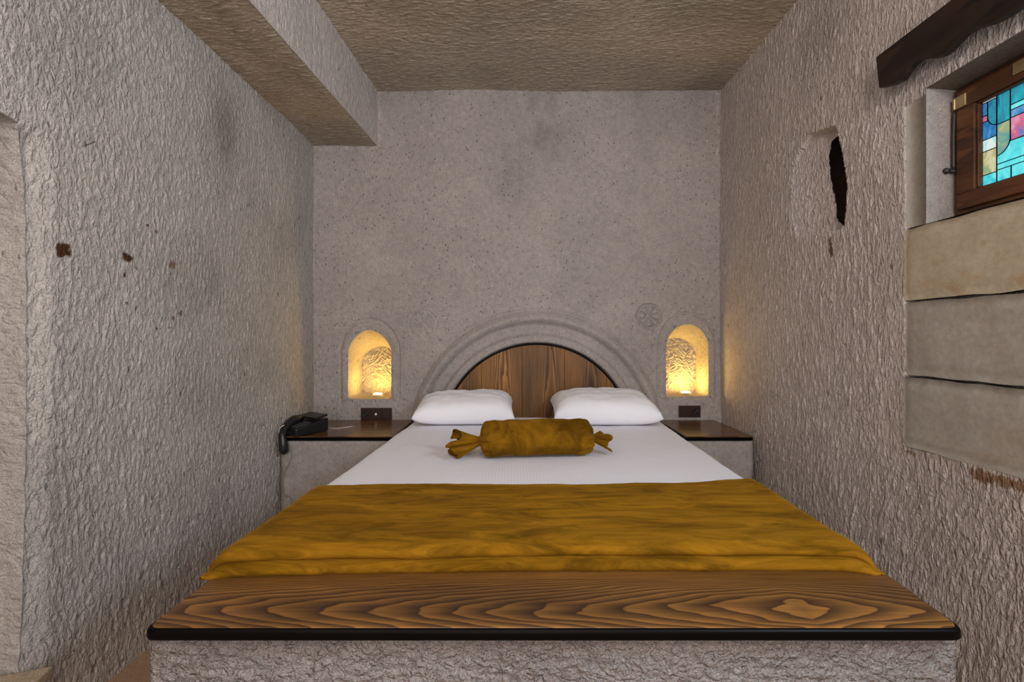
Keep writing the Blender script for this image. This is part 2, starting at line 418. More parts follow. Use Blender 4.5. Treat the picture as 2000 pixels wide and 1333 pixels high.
wl = panel('wall_left', us, vv, lambda u, v, h: (XL+h, u, v), left_h, M_left, holes=[open_left], tintf=left_t)
tag(wl, 'left carved cave wall with chisel marks and brown spots', kind='structure')
# deep opening in the left wall, towards the camera
def recess(name, contour, ring, mat, parent, depth_pts=18, back=True, rough=0.004):
    """contour: list of 2D; ring(t) -> function mapping contour pts to 3D at relative depth t"""
    n = len(contour); C = np.array(contour); V = []
    ts = np.linspace(0, 1, depth_pts)
    for t in ts: V.append(ring(C, t))
    P = np.stack(V, 1).reshape(-1, 3)   # index = i*depth+k
    F = grid_faces(n, depth_pts, wrap_u=True)
    return mesh_np(name, P, F, mat, parent)
def ring_left(C, t):
    x = XL+0.003+left_h(C[:, 0], C[:, 1])-t*0.7
    y = C[:, 0]+0.012*pn(x*9, C[:, 1]*9, 31)*min(1, t*5)+0.006*billow(x/0.04, C[:, 1]/0.06, 32)*min(1, t*8)
    return np.stack([x, y, C[:, 1]], 1)
recess('opening_jamb', open_left, ring_left, M_left, wl, 60)
at = wl.children[0].data.attributes.new('tint', 'FLOAT_COLOR', 'POINT'); at.data.foreach_set('color', np.ones(4*len(wl.children[0].data.vertices), np.float32))
bbox('opening_back', XL-0.75, XL-0.68, 0.1, 1.3, 0.0, 1.75, M_stand, wl, 0)
# ---- back wall
S = YB/FPX
def bx(px): return (px-1000)*S
def bz(py): return CAMZ-(py-HOR)*S
HX, HZ = bx(1048), bz(857)
def arch(x0, x1, z0, zs, zt, n=14, p=2.0):
    pts = [(x0+0.012, z0), (x1-0.012, z0), (x1, z0+0.012)]
    pts.append((x1, zs))
    c = (x0+x1)/2; w = (x1-x0)/2
    for k in range(1, 2*n):
        th = math.pi*k/(2*n); cx = math.cos(th); sz = math.sin(th)
        pts.append((c+w*math.copysign(abs(cx)**(2/p), cx), zs+(zt-zs)*sz**(2/p)))
    pts.append((x0, zs)); pts.append((x0, z0+0.012))
    return dens(pts, 0.012)
niches = []
for (a, b, zb, zsp, zt, p, d, zt2) in [(680, 764, 780, 690, 645, 1.75, 0.25, 0.975), (1301, 1384, 775, 682, 634, 2.0, 0.19, 1.03)]:
    niches.append(dict(poly=arch(bx(a), bx(b), bz(zb), bz(zsp), bz(zt), p=p), x0=bx(a), x1=bx(b), z0=bz(zb), zs=bz(zsp), zt=bz(zt), d=d, zt2=zt2))
def back_h(u, v):
    ul = u*0.80+v*0.6; vl = -u*0.6+v*0.80
    di = sstep(0.25, -0.6, u)*sstep(1.2, 2.0, v)       # diagonal scratches up on the left
    a = billow(ul/0.05+0.5*pn(u*6, v*6, 40), vl/0.018, 41); b = billow(u/0.022+0.4*pn(u*5, v*5, 42), v/0.05, 43)
    c = pn(u/0.02, v/0.024, 44)
    edge = sstep(0.55, 0.95, np.abs(u-0.03))*sstep(1.5, 0.9, v)
    h = 0.0035*di*a + 0.0045*edge*b + 0.0016*c + 0.0022*pn(u/0.05, v/0.06, 45) + 0.007*pn(u*2, v*2, 46)
    h -= 0.004*sstep(0.5, 0.7, pn(u/0.02, v/0.035, 47))*(0.3+0.7*edge)
    r = np.hypot(u-HX, v-HZ)
    def band(a, b, s=0.010): return sstep(a-s, a+s, r)*(1-sstep(b-s, b+s, r))
    sm = 1-0.6*band(0.58, 0.80, 0.02)
    h = h*sm
    h += 0.013*band(0.592, 0.640, 0.014)+0.032*gauss(r-0.742, 0.028) - 0.012*band(0.640, 0.712, 0.012)
    h -= 0.009*gauss(r-0.790, 0.010)
    h -= 0.055*(1-sstep(0.586, 0.592, r))
    # rosettes
    for (px, py, R0, k) in ((1268, 618, 0.072, 1.0), (826, 634, 0.085, 0.35)):
        dx = u-bx(px); dz = v-bz(py); rr = np.hypot(dx, dz); th = np.arctan2(dz, dx)
        m = rr < R0*1.3
        h = np.where(m, h*0.6, h)
        h = h - k*0.018*gauss(rr-R0, 0.007)
        h = h - k*0.018*(np.abs(np.cos(4*th+0.3)) < 0.5)*(rr < R0*0.82)*(rr > 0.008)
    # frames around the two wall niches
    for n in niches:
        cx = (n['x0']+n['x1'])/2; hw = (n['x1']-n['x0'])/2
        for off, am in ((0.047, -0.010), (0.022, 0.006)):
            dz = v-n['zs']; rr = np.where(dz > 0, np.hypot(u-cx, dz*hw/(n['zt']-n['zs']+0.0)*0.93), np.abs(u-cx))
            h = h + am*gauss(rr-(hw+off), 0.007 if am < 0 else 0.014)*(v > n['z0']-0.01)
    return h
def back_t(u, v):
    t = np.ones((len(u), 3))
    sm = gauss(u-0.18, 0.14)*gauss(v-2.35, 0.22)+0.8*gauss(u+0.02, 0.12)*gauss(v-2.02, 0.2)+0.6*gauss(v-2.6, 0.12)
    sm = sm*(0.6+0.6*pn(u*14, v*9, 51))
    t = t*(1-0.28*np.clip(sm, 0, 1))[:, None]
    seam = np.maximum(((np.abs(u+0.820) < 0.009) & (v > 2.2)), ((u < -0.82) & (np.abs(v-2.200) < 0.011)))
    seam = np.maximum(seam, (np.abs(u-1.262) < 0.008) & (v > 2.05))
    t = t*(1+0.28*seam*(0.4+pn(u*40, v*40, 53)))[:, None]
    pale = sstep(0.1, 0.6, pn(u*3+7, v*3, 52)); t = t*(1+0.08*pale)[:, None]
    return t
us = axis_pts((XL-0.06, XR+0.06, 0.005)); vv = axis_pts((0.3, 2.64, 0.005))
wb = panel('wall_back', us, vv, lambda u, v, h: (u, YB-h, v), back_h, M_back, holes=[n['poly'] for n in niches], tintf=back_t)
tag(wb, 'rear carved cave wall behind the bed with arch moulding and two niches', kind='structure')
for n in niches:
    C = np.array(n['poly'])
    def ring(C, t, n=n):
        z0, zt, zt2 = n['z0'], n['zt'], n['zt2']
        k = min(1.0, t*1.0)
        fz = (C[:, 1]-z0)/(zt-z0)
        z = z0+0.006*t+fz*((zt-z0)*(1-k)+(zt2-z0-0.006)*k)
        cx = (n['x0']+n['x1'])/2; x = cx+(C[:, 0]-cx)*(1-0.02*t)
        y = YB+0.001-back_h(C[:, 0], C[:, 1])*(1-min(1, t*6))+t*n['d']
        e = 0.005*min(1, 6*t)*(billow(x/0.03, (z+y)/0.025, 61)-0.4)
        s = np.sign(cx-x)
        return np.stack([x+e*s, y, z], 1)
    recess('niche_side', n['poly'], ring, M_niche, wb, 40)
    # hatched back of the niche
    gx = axis_pts((n['x0']-0.01, n['x1']+0.01, 0.003)); gz = axis_pts((n['z0']-0.01, n['zt2']+0.015, 0.003))
    def nh(u, v):
        c = (u+v)/1.414; d = (u-v)/1.414
        m = sstep(-0.15, 0.15, pn(u*14, v*14, 71))
        return 0.017*(m*billow(c/0.013, d/0.04, 72)+(1-m)*billow(d/0.013, c/0.04, 73))-0.010
    panel('niche_back', gx, gz, lambda u, v, h, n=n: (u, YB+n['d']-0.004-h, v), nh, M_niche, wb)
# ---- right wall
RT = 1.282
def ryz(px, py, X=RT):
    y = FPX*X/(px-1000); return y, CAMZ-(py-HOR)*y/FPX
WY0, WY1, WZ0, WZ1 = 0.86, 1.405, 1.394, 1.812
win_hole = dens([(WY0, WZ0), (WY1, WZ0), (WY1, WZ1), (WY0, WZ1)], 0.02)
hol = [(1548, 345), (1560, 300), (1585, 262), (1625, 247), (1634, 247), (1645, 300), (1655, 360), (1653, 400), (1648, 440), (1640, 448), (1622, 452), (1590, 460), (1556, 465), (1547, 420)]
hol = dens([ryz(*p) for p in hol], 0.01); HOLP = np.array(hol)
_zs = [ryz(*p) for p in ((1640, 448), (1648, 440), (1653, 400), (1655, 360), (1645, 300), (1634, 247))]
def slit_r(z): return float(np.interp(z, [q_[1] for q_ in _zs], [q_[0] for q_ in _zs]))
_vz = np.linspace(1.482, 1.862, 40)
slit = [(slit_r(z)+0.009, z) for z in _vz]+[(slit_r(z)+0.062+0.070*max(0.0, math.sin(math.pi*(z-1.482)/0.38))**0.45+0.008*float(pn(z/0.03, 0.3, 89)), z) for z in _vz[::-1]]  # hole cut in the hollow's floor to shape a dark sliver
def right_h(u, v):
    sw = 0.10*sstep(1.2, 0.4, v)*(1.6-u)*2.0
    uu = u + 0.03*pn(u*2.5, v*2.0, 81)+0.04*pn(u*0.9, v*0.9, 82)+0.35*(v-1.0)*sstep(1.1, 0.3, v)*sstep(2.2, 1.0, u)+0.10*(v-1.4)*sstep(1.4, 2.2, v)
    a = billow(uu/0.019, v/0.10, 83); b = billow(uu/0.034, v/0.14, 84)
    amp = 1.0-0.55*sstep(2.2, 2.7, u)
    h = amp*(0.0048*a+0.0030*b+0.0014*pn(uu/0.011, v/0.035, 85))+0.0025*pn(u/0.15, v/0.2, 86)+0.008*pn(u*1.5, v*1.3, 87)
    # smooth plaster around the block infill and window
    pl = sstep(1.62, 1.52, u)*sstep(0.60, 0.70, v)
    h = h*(1-0.75*pl)
    h = h - 0.035*((u < 1.483) & (v > 0.694) & (v < 1.795))
    # carved hollow
    k = np.where((u > 1.6) & (u < 2.2) & (v > 1.2) & (v < 2.0))[0]
    if len(k):
        ins = inside(hol, u[k], v[k]); q = nearest(hol, np.stack([u[k], v[k]], 1)); dd = np.hypot(q[:, 0]-u[k], q[:, 1]-v[k])
        zc = [ryz(*p) for p in ((1640, 448), (1648, 440), (1653, 400), (1655, 360), (1645, 300), (1634, 247))]
        yR = np.interp(v[k], [q_[1] for q_ in zc], [q_[0] for q_ in zc])
        low_ = 0.0025*pn(u[k]/0.15, v[k]/0.2, 86)+0.008*pn(u[k]*1.5, v[k]*1.3, 87)+0.0035
        wob = 0.018*pn(v[k]/0.05, v[k]*0, 89)
        dep = 0.080*np.clip((2.10-u[k])/0.36, 0, 1)**1.1
        dep = dep*sstep(0.0, 0.006, dd)
        hh = low_+0.004*billow((v[k]+0.5*(u[k]))/0.016, u[k]/0.07, 88)
        h[k] = np.where(ins, hh-dep, h[k])
    return h
def right_t(u, v):
    t = np.ones((len(u), 3))
    warm = sstep(2.45, 2.8, u)*0; a, b = ryz(1622, 485)
    L = [(a, b, 0.012, 0.045, (0.28, 0.2, 0.14), 3), (*ryz(1960, 940), 0.10, 0.014, (0.5, 0.36, 0.25), 4), (*ryz(1920, 935), 0.03, 0.010, (0.45, 0.32, 0.2), 5), (*ryz(1780, 885), 0.03, 0.007, (0.6, 0.5, 0.4), 6)]
    sm = (gauss(u-1.9, 0.15)*gauss(v-2.3, 0.15))[:, None]
    t = t*(1-0.2*sm)
    return spots(u, v, L, t)
us = axis_pts((YF, 0.3, 0.1), (0.3, 1.0, 0.03), (1.0, 2.84, ST)); vv = axis_pts((-0.03, 2.62, ST))
wr = panel('wall_right', us, vv, lambda u, v, h: (XR-h, u, v), right_h, M_right, holes=[win_hole, slit], tintf=right_t)
tag(wr, 'right carved cave wall with chisel grooves and dressed stone infill', kind='structure')
bm = bmesh.new(); box(bm, XR+0.004, XR+0.55, 1.66, 2.14, 1.26, 1.97)
bmesh.ops.delete(bm, geom=[f for f in bm.faces if f.normal.x < -0.9 or (f.calc_center_median().x < XR+0.01)], context='FACES')
bm_obj('hollow_shade_box', bm, M_stand, wr)  # unseen box added behind the slit to keep its opening dark
def stone_block(y0, y1, z0, z1, mat, proud=0.0, seed=0, yslope=0.0):
    ny = max(3, int((y1-y0)/0.02)); nz = max(3, int((z1-z0)/0.02))
    ys = np.linspace(y0, y1, ny); zs = np.linspace(z0, z1, nz)
    Y, Z = np.meshgrid(ys, zs, indexing='ij'); e = np.minimum(np.minimum(Y-y0, y1-Y), np.minimum(Z-z0, z1-Z))
    X = XR-proud-0.003*pn(Y/0.09+seed, Z/0.09, 90+seed)-0.002*pn(Y/0.03, Z/0.03+seed, 91)+0.008*(1-sstep(0, 0.013, e))
    Y = Y+0.003*pn(Z/0.06, Y*3, 92+seed)*((Y == y1)|(Y == y0)); Z = Z+0.003*pn(Y/0.08, Z*3+seed, 93)*((Z == z1)|(Z == z0))
    f = np.stack([X.ravel(), Y.ravel(), Z.ravel()], 1)
    b = f.copy(); b[:, 0] = XR+0.034
    F = grid_faces(ny, nz); n = len(f)
    per = [i*nz for i in range(ny)] + [(ny-1)*nz+j for j in range(1, nz)] + [i*nz+nz-1 for i in range(ny-2, -1, -1)] + [j for j in range(nz-2, 0, -1)]
    Fs = [(per[i], per[(i+1) % len(per)], per[(i+1) % len(per)]+n, per[i]+n) for i in range(len(per))]
    return mesh_np('stone_block', np.concatenate([f, b]), np.concatenate([F, np.array(Fs)]), mat, wr, True)
g = 0.0035
stone_block(0.72, 1.490, 1.159+g, 1.392, M_blocky, 0.006, 1)
stone_block(0.98, 1.490, 0.918+g, 1.159-g, M_block, 0.003, 2)
stone_block(0.76, 1.490, 0.690, 0.918-g, M_block, 0.010, 3)
stone_block(1.413, 1.490, 1.394+g, 1.803, M_block, 0.002, 4)
stone_block(0.40, 0.976, 0.918+g, 1.159-g, M_block, 0.0, 5)
stone_block(0.30, 0.752, 0.690, 0.918-g, M_block, 0.004, 6)
stone_block(0.30, 0.714, 1.159+g, 1.392, M_block, 0.0, 7)
stone_block(0.40, 0.856, 1.394+g, 1.80, M_block, 0.0, 8)
# splayed plaster reveal of the window
FX = 1.362           # plane of the window frame front
RO = ((WY0, WZ0), (WY1, WZ0), (WY1, WZ1), (WY0, WZ1)); RL = ((WY0-0.015, WZ0), (WY1+0.016, WZ0), (WY1+0.016, WZ1+0.012), (WY0-0.015, WZ1+0.012)); RI = ((WY0+0.01, 1.416), (1.412, 1.416), (1.412, 1.806), (WY0+0.01, 1.806))
for side, nm, mt in ((0, 'window_sill', M_stand), (1, 'window_reveal', M_stand), (2, 'lintel_underside', M_lintel), (3, 'window_reveal', M_stand)):
    bm = bmesh.new(); n_ = 16; rows = []
    for (C0, xx) in ((RL, XR+0.004), (RO, XR-0.0035), (RO, XR+0.006), (RI, FX+0.06)):
        a_ = Vector(C0[side]); b_ = Vector(C0[(side+1) % 4])
        rows.append([bm.verts.new((xx, *(a_+(b_-a_)*k/n_))) for k in range(n_+1)])
    for r0, r1 in zip(rows[:-1], rows[1:]):
        for k in range(n_): 
            if (r0[k].co-r1[k].co).length > 1e-6 or (r0[k+1].co-r1[k+1].co).length > 1e-6: bm.faces.new((r0[k], r0[k+1], r1[k+1], r1[k]))
    bmesh.ops.recalc_face_normals(bm, faces=bm.faces)
    bm_obj(nm, bm, mt, wr)
# ---- ceiling with beam
def ceil_h(u, v):    # u = x, v = y ; h downwards
    ang = 0.25*pn(u*1.2, v*1.2, 101)
    uu = u + 0.3*ang*v; vv = v + 0.35*u*0.3 + 0.10*pn(u*1.6, v*1.6, 102) + 0.02*pn(u*8, v*8, 103)
    a = billow(uu/0.10, vv/0.021, 104); b = billow(uu/0.05, vv/0.035, 105)
    return 0.0040*a+0.0025*b+0.0010*pn(uu/0.03, vv/0.011, 106)+0.006*pn(u*2, v*2, 107)
def ceil_t(u, v):
    t = np.ones((len(u), 3)); n = sstep(-0.1, 0.5, pn(u*2.2+1, v*2.2, 108))[:, None]
    return t*(1-0.18*n)
us = axis_pts((XL-0.06, -1.1, 0.05), (-1.1, XR+0.06, ST)); vv = axis_pts((YF, 1.8, 0.1), (1.8, 2.84, ST))
ce = panel('ceiling', us, vv, lambda u, v, h: (u, v, ZC-h), ceil_h, M_ceil, tintf=ceil_t)
tag(ce, 'carved tan cave ceiling with rippled chisel marks', kind='structure')
def beam_x(y): return -0.828+0.07*(y-2.8)
BZ = 2.215
def bs_h(u, v): 
    vv = v+0.15*u+0.05*pn(u*3, v*3, 111)+0.015*pn(u*9, v*9, 112)
    return 0.0050*billow(u/0.10, vv/0.020, 113)+0.0014*pn(u/0.03, vv/0.011, 114)+0.005*pn(u*4, v*3, 115)
def bs_place(u, v, h):   # u 0..1 across the underside
    x0 = XL-0.03; x1 = beam_x(v); x = x0+u*(x1-x0)
    return (x, v, BZ-h*(1-0.9*sstep(0.93, 1.0, u)))
us = np.linspace(0, 1, 75); vv = axis_pts((YF, 1.3, 0.1), (1.3, 2.84, ST))
panel('beam_underside', us, vv, bs_place, lambda u, v: bs_h(u*0.4, v), M_ceil, ce, tintf=lambda u, v: ceil_t(u, v))
def bf_h(u, v): return 0.003*billow(u/0.02, v/0.06, 121)+0.002*pn(u/0.03, v/0.03, 122)+0.005*pn(u*4, v*4, 123)
vv = axis_pts((BZ-0.001, ZC+0.03, ST)); us = axis_pts((YF, 1.3, 0.1), (1.3, 2.84, ST))
panel('beam_face', us, vv, lambda u, v, h: (beam_x(u)+h*sstep(BZ, BZ+0.02, v), u, v), bf_h, M_beamface, ce)
# ---- floor and the wall behind the camera
def floor_h(u, v): return 0.002*pn(u*6, v*6, 131)
fl = panel('floor', axis_pts((XL-0.8, XR+0.06, 0.05)), axis_pts((YF, 2.84, 0.05)), lambda u, v, h: (u, v, h), floor_h, M_floor)
tag(fl, 'tan stone floor beside the bed', kind='structure')
wf = bbox('wall_front', XL-0.1, XR+0.1, YF-0.12, YF, 0, ZC+0.05, M_stand, None, 0); tag(wf, 'plain tuff wall behind the camera', kind='structure')
st = empty('stone_step', (XL-0.3, 0.8, 0))
tag(st, 'tan stone step slab in the opening at lower left', 'step')
bbox('riser', XL-0.66, XL-0.004, 0.27, 1.14, 0.002, 0.172, M_step, st, 0.004)
prism('tread', [(XL-0.66, 0.27), (XL+0.075, 0.27), (XL+0.056, 1.11), (XL+0.040, 1.172), (XL-0.06, 1.135), (XL-0.66, 1.13)], 'z', 0.172, 0.199, M_step, st, 0.004)

# ------------------------------------------------------------------ bed (built into the room, slightly out of square)
SK = 0.045
def sk(x, y): return x+SK*y
bed = empty('bed_platform', (0.08, 0.83, 0), 'rough stone bed platform topped at its foot by a stained wooden board', 'bed')
def rough_base():
    # front face and low body of the stone plinth
    xs = np.linspace(0, 1, 240*1); zs = np.linspace(0.18, 0.508, 80)
    U, V = np.meshgrid(xs, zs, indexing='ij'); y0 = 0.826
    x = (-0.700)+U*(0.775+0.700)+SK*y0; q = x
    h = 0.008*billow(q/0.028, V/0.022, 141)+0.004*pn(q/0.014, V/0.012, 142)+0.008*pn(q/0.12, V/0.09, 143)
    e = np.minimum(np.minimum(U, 1-U)*1.45, 0.508-V); h = h*sstep(0, 0.02, e)-0.004
    f = np.stack([x, y0-h*0.9+0.004, V], -1).reshape(-1, 3)
    F = grid_faces(240, 80); n = len(f)
    ex = np.array([[sk(-0.700, .97), .97, .18], [sk(.775, .97), .97, .18], [sk(.775, .97), .97, .508], [sk(-.700, .97), .97, .508],
                   ])
    F2 = [(0, 239*80, n+1, n), (79, n+3, n+2, 239*80+79), (n, n+1, n+2, n+3)]
    me_v = np.concatenate([f, ex])
    bm = bmesh.new(); vs2 = [bm.verts.new(p) for p in me_v]
    for q4 in F: bm.faces.new([vs2[i] for i in q4])
    for q4 in F2: bm.faces.new([vs2[i] for i in q4])
    L = [vs2[i] for i in range(80)]; bm.faces.new([vs2[n]]+L+[vs2[n+3]]) 
    Rr = [vs2[239*80+i] for i in range(80)]; bm.faces.new([vs2[n+2]]+Rr[::-1]+[vs2[n+1]])
    bmesh.ops.recalc_face_normals(bm, faces=bm.faces)
    return bm_obj('plinth_front', bm, M_base, bed, True)
rough_base()
prism('plinth_body', [(sk(-.698, .83), .835), (sk(.772, .83), .835), (sk(.772, 1.02), 1.02), (sk(.772, 2.31), 2.31), (sk(.74, 2.31), 2.31), (sk(.74, 2.76), 2.76), (sk(-.700, 2.76), 2.76)], 'z', 0.0, 0.36, M_base, bed)
def rounded_poly(pts, rads, n=6):
    out = []; N = len(pts)
    for i in range(N):
        p = Vector(pts[i]); a = Vector(pts[i-1])-p; b = Vector(pts[(i+1) % N])-p; r = rads[i]
        if r <= 0: out.append(tuple(p)); continue
        a.normalize(); b.normalize()
        p0 = p+a*r; p1 = p+b*r
        for k in range(n+1):
            t = k/n; q = p0*(1-t)**2+p*2*t*(1-t)+p1*t*t; out.append(tuple(q))
    return out
def inset(poly, d):
    c = Vector((sum(p[0] for p in poly)/len(poly), sum(p[1] for p in poly)/len(poly)))
    hx = max(abs(p[0]-c.x) for p in poly); hy = max(abs(p[1]-c.y) for p in poly)
    return [(c.x+(p[0]-c.x)*(hx-d)/hx, c.y+(p[1]-c.y)*(hy-d)/hy) for p in poly]
y0, y1 = 0.802, 1.035
bp = rounded_poly([(sk(-.690, y0), y0), (sk(.766, y0), y0), (sk(.776, y1), y1), (sk(-.690, y1), y1)], [.022, .022, .03, .01])
prism('edge_band', bp, 'z', 0.5085, 0.5295, M_edge, bed, 0.006, 3)
prism('foot_board', inset(bp, 0.006), 'z', 0.522, 0.5315, M_bench, bed, 0.0025, 2)
# drape helper
def excess(c, lo, hi): return np.where(c < lo, c-lo, np.where(c > hi, c-hi, 0.0))
def drape1(ex, r):
    d = np.abs(ex); th = np.minimum(d/r, math.pi/2)
    out = r*np.sin(th)*np.sign(ex); drop = r*(1-np.cos(th))+np.maximum(0, d-r*math.pi/2)
    return out, drop
MX0, MX1, MY0, MY1, MZ = -0.700, 0.752, 1.05, 2.74, 0.563
def mattress():
    r = 0.055
    ss = np.concatenate([[MX0+r-r*math.pi/2-0.13], np.linspace(MX0+r-r*math.pi/2, MX0+r, 9), np.linspace(MX0+r, MX1-r, 90)[1:], np.linspace(MX1-r, MX1-r+r*math.pi/2, 9)[1:], [MX1-r+r*math.pi/2+0.13]])
    tt = np.concatenate([[MY0+r-r*math.pi/2-0.13], np.linspace(MY0+r-r*math.pi/2, MY0+r, 9), np.linspace(MY0+r, MY1-r, 110)[1:], np.linspace(MY1-r, MY1-r+r*math.pi/2, 9)[1:], [MY1-r+r*math.pi/2+0.13]])
    A, B = np.meshgrid(ss, tt, indexing='ij')
    ex = excess(A, MX0+r, MX1-r); ey = excess(B, MY0+r, MY1-r); d = np.hypot(ex, ey)+1e-9
    th = np.minimum(d/r, math.pi/2); out = r*np.sin(th); drop = r*(1-np.cos(th))+np.maximum(0, d-r*math.pi/2)
    drop = np.minimum(drop, 0.185)
    x = np.clip(A, MX0+r, MX1-r)+ex/d*out; y = np.clip(B, MY0+r, MY1-r)+ey/d*out
    z = MZ-drop+(0.004*pn(x*3, y*3, 151)+0.0022*pn(x*11, y*5, 152)+0.0012*pn(x*25+y*10, y*18, 153))*(drop < 0.02)
    nx, ny = len(ss), len(tt)
    V = np.stack([sk(x, y), y, z], -1).reshape(-1, 3)
    me_f = grid_faces(nx, ny); bott = [i*ny for i in range(nx)]+[(nx-1)*ny+j for j in range(1, ny)]+[i*ny+ny-1 for i in range(nx-2, -1, -1)]+[j for j in range(ny-2, 0, -1)]
    o = mesh_np('mattress', V, me_f, M_sheet)
    return tag(o, 'mattress made up with a white finely striped sheet', 'mattress')
mattress()
def blanket():
    prof = [(1.0, .5735), (.60, .5735), (.30, .574), (.12, .575), (.075, .577), (.045, .576), (.030, .570), (.024, .562), (.027, .556), (.042, .553), (.050, .551), (.046, .5495), (.030, .5490), (.014, .5475), (.004, .5440), (.0, .5385), (.004, .5335), (.03, .5320)]
    P = np.array(prof); 
    seg = np.concatenate([[0], np.cumsum(np.hypot(np.diff(P[:, 0]), np.diff(P[:, 1])))])
    t = np.concatenate([np.linspace(0, seg[2], 60), np.linspace(seg[2], seg[4], 26)[1:], np.linspace(seg[4], seg[-1], 60)[1:]])
    yy = np.interp(t, seg, P[:, 0]); zz = np.interp(t, seg, P[:, 1])
    r = 0.05; hang = 0.11
    s0 = MX0-0.008; s1 = MX1+0.008
    ss = np.concatenate([np.linspace(s0+r-r*1.5708-hang, s0+r-r*1.5708, 8)[:-1], np.linspace(s0+r-r*1.5708, s0+r, 10), np.linspace(s0+r, s1-r, 190)[1:], np.linspace(s1-r, s1-r+r*1.5708, 10)[1:], np.linspace(s1-r+r*1.5708, s1-r+r*1.5708+hang, 8)[1:]])
    A, T = np.meshgrid(ss, np.arange(len(t)), indexing='ij')
    ex = excess(A, s0+r, s1-r); out, drop = drape1(ex, r)
    x = np.clip(A, s0+r, s1-r)+out
    k = (x-MX0)/(MX1-MX0)
    head = np.interp(k, [0, .1, .35, .6, .85, 1], [1.432, 1.438, 1.447, 1.443, 1.462, 1.51])
    front = np.interp(k, [0, .05, .2, .5, .8, .95, 1], [.966, .974, .986, .997, 1.0, .998, .984])
    front = front+0.0035*pn(x*9, x*0+2, 160)+0.002*pn(x*30, x*0+5, 161)
    a = yy[T]; y = front+a*(head-front)/1.0
    small = a < 0.1
    y = np.where(small, front+a, y)
    y = np.where((a >= 0.1), front+0.1+(a-0.1)/(0.9)*(head-front-0.1), y)
    z = zz[T].copy()
    onboard = drop > 0
    lim = np.where((y < 1.037), 0.004, 1.0)          # where it lies on the board it cannot hang
    flat = z-np.maximum(0.5325, 0); 
    z = z-drop
    z = np.where(y < 1.038, np.maximum(z, 0.5322+0.0*z), z)
    top = sstep(0.10, 0.2, a)*(drop < 0.03)
    z = z+top*(0.0030*pn(x*4, y*7, 162)+0.0022*pn(x*6+y*8, y*22, 163)+0.0012*pn(x*20, y*45, 164))
    z = z+(1-top)*(a > 0.02)*(a < 0.1)*0.004*pn(x*5, x*0, 165)
    lay = 0.012*np.exp(-((a-0.03)/0.02)**2)*pn(x*2.5, x*0+9, 166); y = y+lay*(a < 0.09)
    V = np.stack([sk(x, y), y, z], -1).reshape(-1, 3)
    o = mesh_np('bed_runner', V, grid_faces(len(ss), len(t)), M_velvet)
    tag(o, 'ochre velvet throw spread over the foot half of the bed', 'blanket')
    mod = o.modifiers.new('thickness', 'SOLIDIFY'); mod.thickness = 0.004; mod.offset = -1
    return o
blanket()
# headboard: vertical planks in an arch
hb = empty('headboard', (HX, YB-0.01, 0.55), 'arched headboard of dark stained vertical planks set in the carved arch', 'headboard')
HR = 0.583
edges = [HX-HR+0.004, bx(940), bx(1020), bx(1103), bx(1185), HX+HR-0.004]
for i in range(len(edges)-1):
    a = edges[i]+0.0006; b = edges[i+1]-0.0006
    top = []
    for x in np.linspace(b, a, 15):
        d = (HR-0.007)**2-(x-HX)**2
        top.append((x, HZ+math.sqrt(max(d, 0.0))))
    zb = 0.44
    pts = [(a, zb), (b, zb)]+[p for p in top if p[1] > zb+0.002]
    prism('plank', pts, 'y', YB+0.003, YB+0.03, M_head, hb, 0.0012, 1)
N = 60; V = []; 
for k in range(N+1):
    th = math.pi*k/N
    for rr, yy in ((HR-0.006, YB+0.03), (HR-0.006, YB-0.002), (HR+0.001, YB-0.002), (HR+0.001, YB+0.03)):
        V.append((HX+rr*math.cos(th), yy, HZ+rr*math.sin(th)))
Fe = []
for k in range(N):
    for j in range(4): Fe.append((k*4+j, k*4+(j+1) % 4, (k+1)*4+(j+1) % 4, (k+1)*4+j))
mesh_np('edge_rim', V, Fe, M_edge, hb, False)
# pillows
def pillow(cx, cy, cz, W, D, T, rz, tilt, seed, taper, label):
    n = 56; s = np.linspace(-1, 1, n); t = np.linspace(-1, 1, 40)
    Sg, Tg = np.meshgrid(s, t, indexing='ij')
    prof = ((1-np.abs(Sg)**4.5)*(1-np.abs(Tg)**3.6))**0.46
    x = W/2*Sg*(1-0.035*(1-Tg**2)); y = D/2*Tg*(1-0.05*(1-Sg**2))
    side = 1-taper*sstep(0.1, 1.0, Sg*(1 if taper > 0 else -1))*0 
    tp = 1+taper*Sg*0.35
    up = T*0.62*prof*tp; dn = -T*0.38*prof
    edge = (1-np.maximum(np.abs(Sg), np.abs(Tg)))
    wr_ = 0.007*pn(Sg*2.2+seed, Tg*2.5, 170+seed)*prof + 0.005*pn(Sg*7+seed, Tg*3, 171)*prof
    up = up+wr_
    ez = 0.006*pn(Sg*3+seed, Tg*3, 172)*(prof < 0.3)
    c, sn = math.cos(rz), math.sin(rz); ct, stt = math.cos(tilt), math.sin(tilt)
    def tr(z):
        yy = y*ct-z*stt; zz = y*stt+z*ct
        return np.stack([cx+x*c-yy*sn, cy+x*sn+yy*c, cz+zz], -1).reshape(-1, 3)
    Vv = np.concatenate([tr(up+ez), tr(dn+ez)]); Fg = grid_faces(n, 40); m = n*40
    F2 = Fg[:, ::-1]+m
    me = mesh_np('pillow', Vv, np.concatenate([Fg, F2]), M_pillow)
    bm = bmesh.new(); bm.from_mesh(me.data); bmesh.ops.remove_doubles(bm, verts=bm.verts, dist=0.0008); bmesh.ops.recalc_face_normals(bm, faces=bm.faces); bm.to_mesh(me.data); bm.free()
    return tag(me, label, 'pillow', 'white pillows at the head of the bed')
PL = pillow(-0.262, 2.57, 0.632, 0.545, 0.37, 0.150, 0.03, 0.12, 1, 0.25, 'plump white pillow at the head of the bed, left of the headboard centre')
